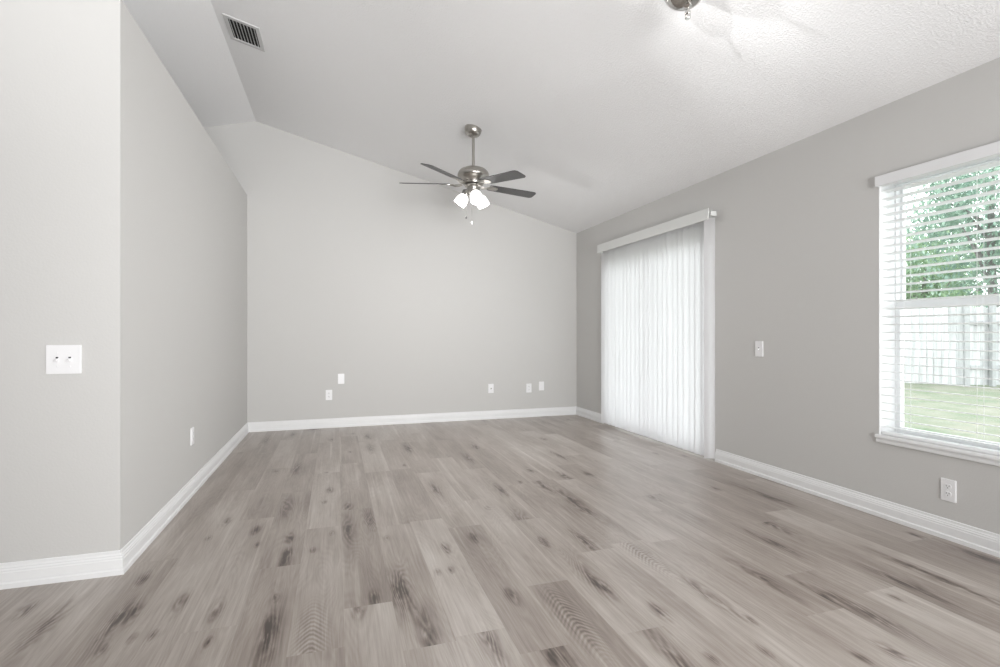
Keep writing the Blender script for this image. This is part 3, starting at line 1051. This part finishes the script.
# three bell shades, each on a short arm
for k in range(3):
    phi = 286 + 120 * k
    u = fan_dir(phi)
    tilt = math.radians(37)
    ax = (u * math.sin(tilt) + Vector((0, 0, -math.cos(tilt)))).normalized()
    p0 = u * 0.052 + Vector((0, 0, zl(2.372)))
    q = Vector((0, 0, 1)).rotation_difference(ax).to_matrix().to_4x4()
    M = Matrix.Translation(p0) @ q
    bm = B()
    add_lathe(bm, [(0.012, -0.012), (0.014, 0.012), (0.027, 0.020), (0.029, 0.040), (0.026, 0.044)], 20, M)
    arm = obj('light_fitter', bm, M_NICKEL, fan, smooth=True)
    bm = B()
    outer = [(0.026, 0.034), (0.038, 0.046), (0.049, 0.066), (0.055, 0.090), (0.057, 0.112), (0.056, 0.138)]
    inner = [(r - 0.003, z) for r, z in reversed(outer)]
    add_lathe(bm, outer + inner, 28, M, cap=True)
    obj('lamp_shade', bm, M_SHADE, arm, smooth=True)
    ld = bpy.data.lights.new('bulb_light', 'POINT')
    ld.energy, ld.shadow_soft_size, ld.color = 15.0, 0.025, (1, 0.995, 0.985)
    lo = bpy.data.objects.new('bulb_light', ld)
    COL.objects.link(lo)
    lo.location = Vector(fan.location) + M @ Vector((0, 0, 0.118))

for (du, da, z1, col) in ((-0.062, -0.01, 2.138, M_FOB), (-0.010, -0.045, 2.078, M_PLATE)):
    p = RGT * du + AWY * da
    bm = B()
    add_tube(bm, [(p.x * 0.7, p.y * 0.7, zl(2.35)), (p.x, p.y, zl(2.33)), (p.x, p.y, zl(z1 + 0.012))], 0.0009, 6)
    ch = obj('pull_chain', bm, M_CHROME, fan)
    bm = B()
    add_lathe(bm, [(0.002, zl(z1 + 0.014)), (0.006, zl(z1 + 0.008)), (0.008, zl(z1 - 0.004)), (0.005, zl(z1 - 0.012))], 12, Matrix.Translation((p.x, p.y, 0)))
    obj('chain_fob', bm, col, ch, smooth=True)

# ------------------------------------------------------------------ second ceiling mount, cut off by the top of the picture
cx, cyy = 1.604, 2.040
cz = ceil_z(cx)
mt = thing('ceiling_mount', 'nickel domed ceiling mount with a short capped stem at the top edge of the photo', 'light mount', (cx, cyy, cz))
bm = B()
prof = [(0.100, 0.0), (0.100, -0.070)]
for k in range(1, 11):
    a = k / 10 * PI / 2
    prof.append((0.022 + 0.078 * math.cos(a) ** 0.8, -0.070 - 0.080 * math.sin(a)))
add_lathe(bm, prof, 40, TILT)
obj('canopy', bm, M_CHROME, mt, smooth=True)
bm = B()
add_lathe(bm, [(0.020, -0.140), (0.022, -0.154), (0.012, -0.160), (0.0085, -0.164), (0.0085, -0.190)], 20)
st = obj('stem', bm, M_CHROME, mt, smooth=True)
bm = B()
add_lathe(bm, [(0.009, -0.176), (0.0135, -0.179), (0.0135, -0.190), (0.0120, -0.192), (0.0135, -0.194), (0.0135, -0.210), (0.011, -0.214)], 20)
obj('stem_cap', bm, M_CHROME, st, smooth=True)

# ------------------------------------------------------------------ the yard outside
def grass_mat():
    m, nt, b = MAT('lawn_green')
    L = nt.links
    tc = nt.nodes.new('ShaderNodeTexCoord')
    n = nt.nodes.new('ShaderNodeTexNoise')
    n.inputs['Scale'].default_value = 1.6
    n.inputs['Detail'].default_value = 8
    n.inputs['Roughness'].default_value = 0.7
    L.new(tc.outputs['Object'], n.inputs['Vector'])
    r = nt.nodes.new('ShaderNodeValToRGB')
    r.color_ramp.elements[0].position = 0.3
    r.color_ramp.elements[1].position = 0.66
    r.color_ramp.elements[0].color = (0.100, 0.145, 0.080, 1)
    r.color_ramp.elements[1].color = (0.235, 0.225, 0.185, 1)
    L.new(n.outputs['Fac'], r.inputs[0])
    L.new(r.outputs[0], b.inputs['Base Color'])
    b.inputs['Roughness'].default_value = 0.9
    return m


bm = B()
GZ = -0.20
vs = [bm.verts.new(p) for p in ((XR + 0.21, -6, GZ), (40, -6, GZ), (40, 40, GZ), (XR + 0.21, 40, GZ))]
bm.faces.new(vs)
lawn = struct('ground', bm, grass_mat())
bm = B()
add_box(bm, XR + 0.2, XR + 2.6, 3.0, 6.6, GZ, -0.06)
struct('patio', bm, simple('patio_concrete', (0.62, 0.62, 0.60), 0.8, noise=0.06, nscale=3))
bm = B()
add_box(bm, XR + 0.2, XR + 0.75, 2.95, 6.9, 2.50, 2.62)
struct('trim_2', bm, simple('white_soffit', (0.75, 0.75, 0.75), 0.7, noise=0.02))


def fence_mat():
    m, nt, b = MAT('weathered_white_fence')
    L = nt.links
    tc = nt.nodes.new('ShaderNodeTexCoord')
    mp = nt.nodes.new('ShaderNodeMapping')
    mp.inputs['Scale'].default_value = (9, 9, 0.6)
    n = nt.nodes.new('ShaderNodeTexNoise')
    n.inputs['Scale'].default_value = 1.5
    n.inputs['Detail'].default_value = 5
    L.new(tc.outputs['Object'], mp.inputs[0])
    L.new(mp.outputs[0], n.inputs['Vector'])
    r = nt.nodes.new('ShaderNodeValToRGB')
    r.color_ramp.elements[0].position = 0.3
    r.color_ramp.elements[1].position = 0.62
    r.color_ramp.elements[0].color = (0.36, 0.365, 0.37, 1)
    r.color_ramp.elements[1].color = (0.58, 0.585, 0.59, 1)
    L.new(n.outputs['Fac'], r.inputs[0])
    L.new(r.outputs[0], b.inputs['Base Color'])
    b.inputs['Roughness'].default_value = 0.8
    return m


M_FENCE = fence_mat()
M_RAIL = simple('fence_rail_grey', (0.37, 0.375, 0.38), 0.8, noise=0.12, nscale=6)


def fence(label, a, b_, rails_front, posts):
    a, b_ = Vector((*a, 0)), Vector((*b_, 0))
    d = b_ - a
    L_ = d.length
    t = thing('fence', label, 'fence', (a.x, a.y, GZ), math.atan2(d.y, d.x), 'yard fences')
    rnd = random.Random(3)
    bm = B()
    n = int(L_ / 0.148)
    for i in range(n):
        h = 1.93 + rnd.uniform(-0.02, 0.02)
        add_prism(bm, [(i * 0.148, 0), (i * 0.148 + 0.140, 0), (i * 0.148 + 0.140, h - 0.04), (i * 0.148 + 0.11, h), (i * 0.148 + 0.03, h), (i * 0.148, h - 0.04)], -0.01, 0.01 + rnd.uniform(0, .006),
                  Matrix(((1, 0, 0, 0), (0, 0, 1, 0), (0, 1, 0, 0.03), (0, 0, 0, 1))))
    obj('picket_panel', bm, M_FENCE, t)
    s = -1 if rails_front else 1
    for z in (0.42, 1.52):
        bm = B()
        y0, y1 = sorted((s * 0.017, s * 0.055))
        add_box(bm, 0, L_, y0, y1, z, z + 0.09)
        obj('rail', bm, M_RAIL, t)
    for x in posts:
        bm = B()
        y0, y1 = sorted((s * 0.056, s * 0.146)) if rails_front else (-0.12, -0.03)
        add_box(bm, x - 0.05, x + 0.05, y0, y1, 0, 2.02)
        obj('post', bm, M_RAIL, t, bevel=0.005)
    return t


fence('white picket privacy fence with its smooth side to the house, left of the corner post', (11.6, 11.3), (14.86, 8.39), False, (4.32,))
fence('white picket privacy fence with rails towards the house, right of the corner post', (14.90, 8.40), (19.5, 6.90), True, (0.50, 3.0))


# trees beyond the fence
def leaf_mat(name, c0, c1):
    m, nt, b = MAT(name)
    L = nt.links
    nt.nodes.remove(b)
    out = nt.nodes['Material Output']
    tc = nt.nodes.new('ShaderNodeTexCoord')
    n = nt.nodes.new('ShaderNodeTexNoise')
    n.inputs['Scale'].default_value = 2.2
    n.inputs['Detail'].default_value = 6
    L.new(tc.outputs['Object'], n.inputs['Vector'])
    r = nt.nodes.new('ShaderNodeValToRGB')
    r.color_ramp.elements[0].position = 0.35
    r.color_ramp.elements[1].position = 0.68
    r.color_ramp.elements[0].color = (*c0, 1)
    r.color_ramp.elements[1].color = (*c1, 1)
    L.new(n.outputs['Fac'], r.inputs[0])
    d = nt.nodes.new('ShaderNodeBsdfDiffuse')
    t = nt.nodes.new('ShaderNodeBsdfTranslucent')
    mx = nt.nodes.new('ShaderNodeMixShader')
    mx.inputs[0].default_value = 0.4
    L.new(r.outputs[0], d.inputs[0])
    L.new(r.outputs[0], t.inputs[0])
    L.new(d.outputs[0], mx.inputs[1])
    L.new(t.outputs[0], mx.inputs[2])
    L.new(mx.outputs[0], out.inputs[0])
    return m


M_LEAF = leaf_mat('pale_green_leaf', (0.20, 0.31, 0.20), (0.46, 0.58, 0.38))
M_LEAF2 = leaf_mat('blue_green_leaf', (0.21, 0.31, 0.26), (0.45, 0.57, 0.47))
M_BARK = simple('grey_bark', (0.2, 0.19, 0.185), 0.9, noise=0.3, nscale=5, bump=0.4, bscale=12)


def tree(label, x, y, h, cz_, rx, rz_, n, mat, seed, leaf=0.16):
    rnd = random.Random(seed)
    t = thing('tree', label, 'tree', (x, y, GZ), 0, 'trees beyond the fence')
    bm = B()
    add_tube(bm, [(0, 0, 0), (0.05, 0.02, h * 0.25), (-0.04, 0.05, h * 0.5), (0.03, 0, h * 0.8)], [0.16, 0.13, 0.09, 0.04], 10)
    tips = []
    for k in range(9):
        a = 2 * PI * k / 9 + rnd.random()
        z0 = h * rnd.uniform(0.22, 0.6)
        e = Vector((math.cos(a) * rx * 0.8, math.sin(a) * rx * 0.8, z0 + rnd.uniform(0.1, 0.35) * h))
        add_tube(bm, [(0, 0, z0), e * 0.5 + Vector((0, 0, z0 * 0.5 + 0.1)), e], [0.06, 0.04, 0.015], 7)
        tips.append(e)
    obj('trunk', bm, M_BARK, t)
    V, F = [], []
    clusters = []
    for k in range(46):
        while True:
            p = Vector((rnd.uniform(-1, 1), rnd.uniform(-1, 1), rnd.uniform(-1, 1)))
            if 0.2 < p.length < 1:
                break
        clusters.append(Vector((p.x * rx, p.y * rx, cz_ - GZ + p.z * rz_)))
    for i in range(n):
        c = rnd.choice(clusters)
        p = c + Vector((rnd.gauss(0, 0.18 * rx), rnd.gauss(0, 0.18 * rx), rnd.gauss(0, 0.13 * rz_)))
        R = Matrix.Rotation(rnd.uniform(0, 2 * PI), 3, 'Z') @ Matrix.Rotation(rnd.uniform(-1.2, 1.2), 3, 'X')
        s = leaf * rnd.uniform(0.6, 1.3)
        b0 = len(V)
        for q in ((0, -0.5, 0), (0.22, -0.05, 0.04), (0, 0.5, 0), (-0.22, -0.05, 0.04)):
            V.append(p + R @ (Vector(q) * s))
        F.append((b0, b0 + 1, b0 + 2, b0 + 3))
    me = bpy.data.meshes.new('foliage')
    me.from_pydata([tuple(v) for v in V], [], F)
    me.materials.append(mat)
    o = bpy.data.objects.new('foliage', me)
    COL.objects.link(o)
    o.parent = t


tree('low bushy pale green tree over the fence at the left of the window view', 24.3, 15.3, 5.4, 3.6, 2.1, 2.0, 6500, M_LEAF, 1, 0.24)
tree('loose green tree farthest back, between the low bushy tree and the tall one', 32.4, 19.0, 9.2, 5.2, 3.0, 3.6, 6500, M_LEAF2, 2, 0.34)
tree('tall green tree filling the right of the window view', 19.6, 10.4, 8.2, 4.7, 2.3, 3.2, 11000, M_LEAF2, 5, 0.18)
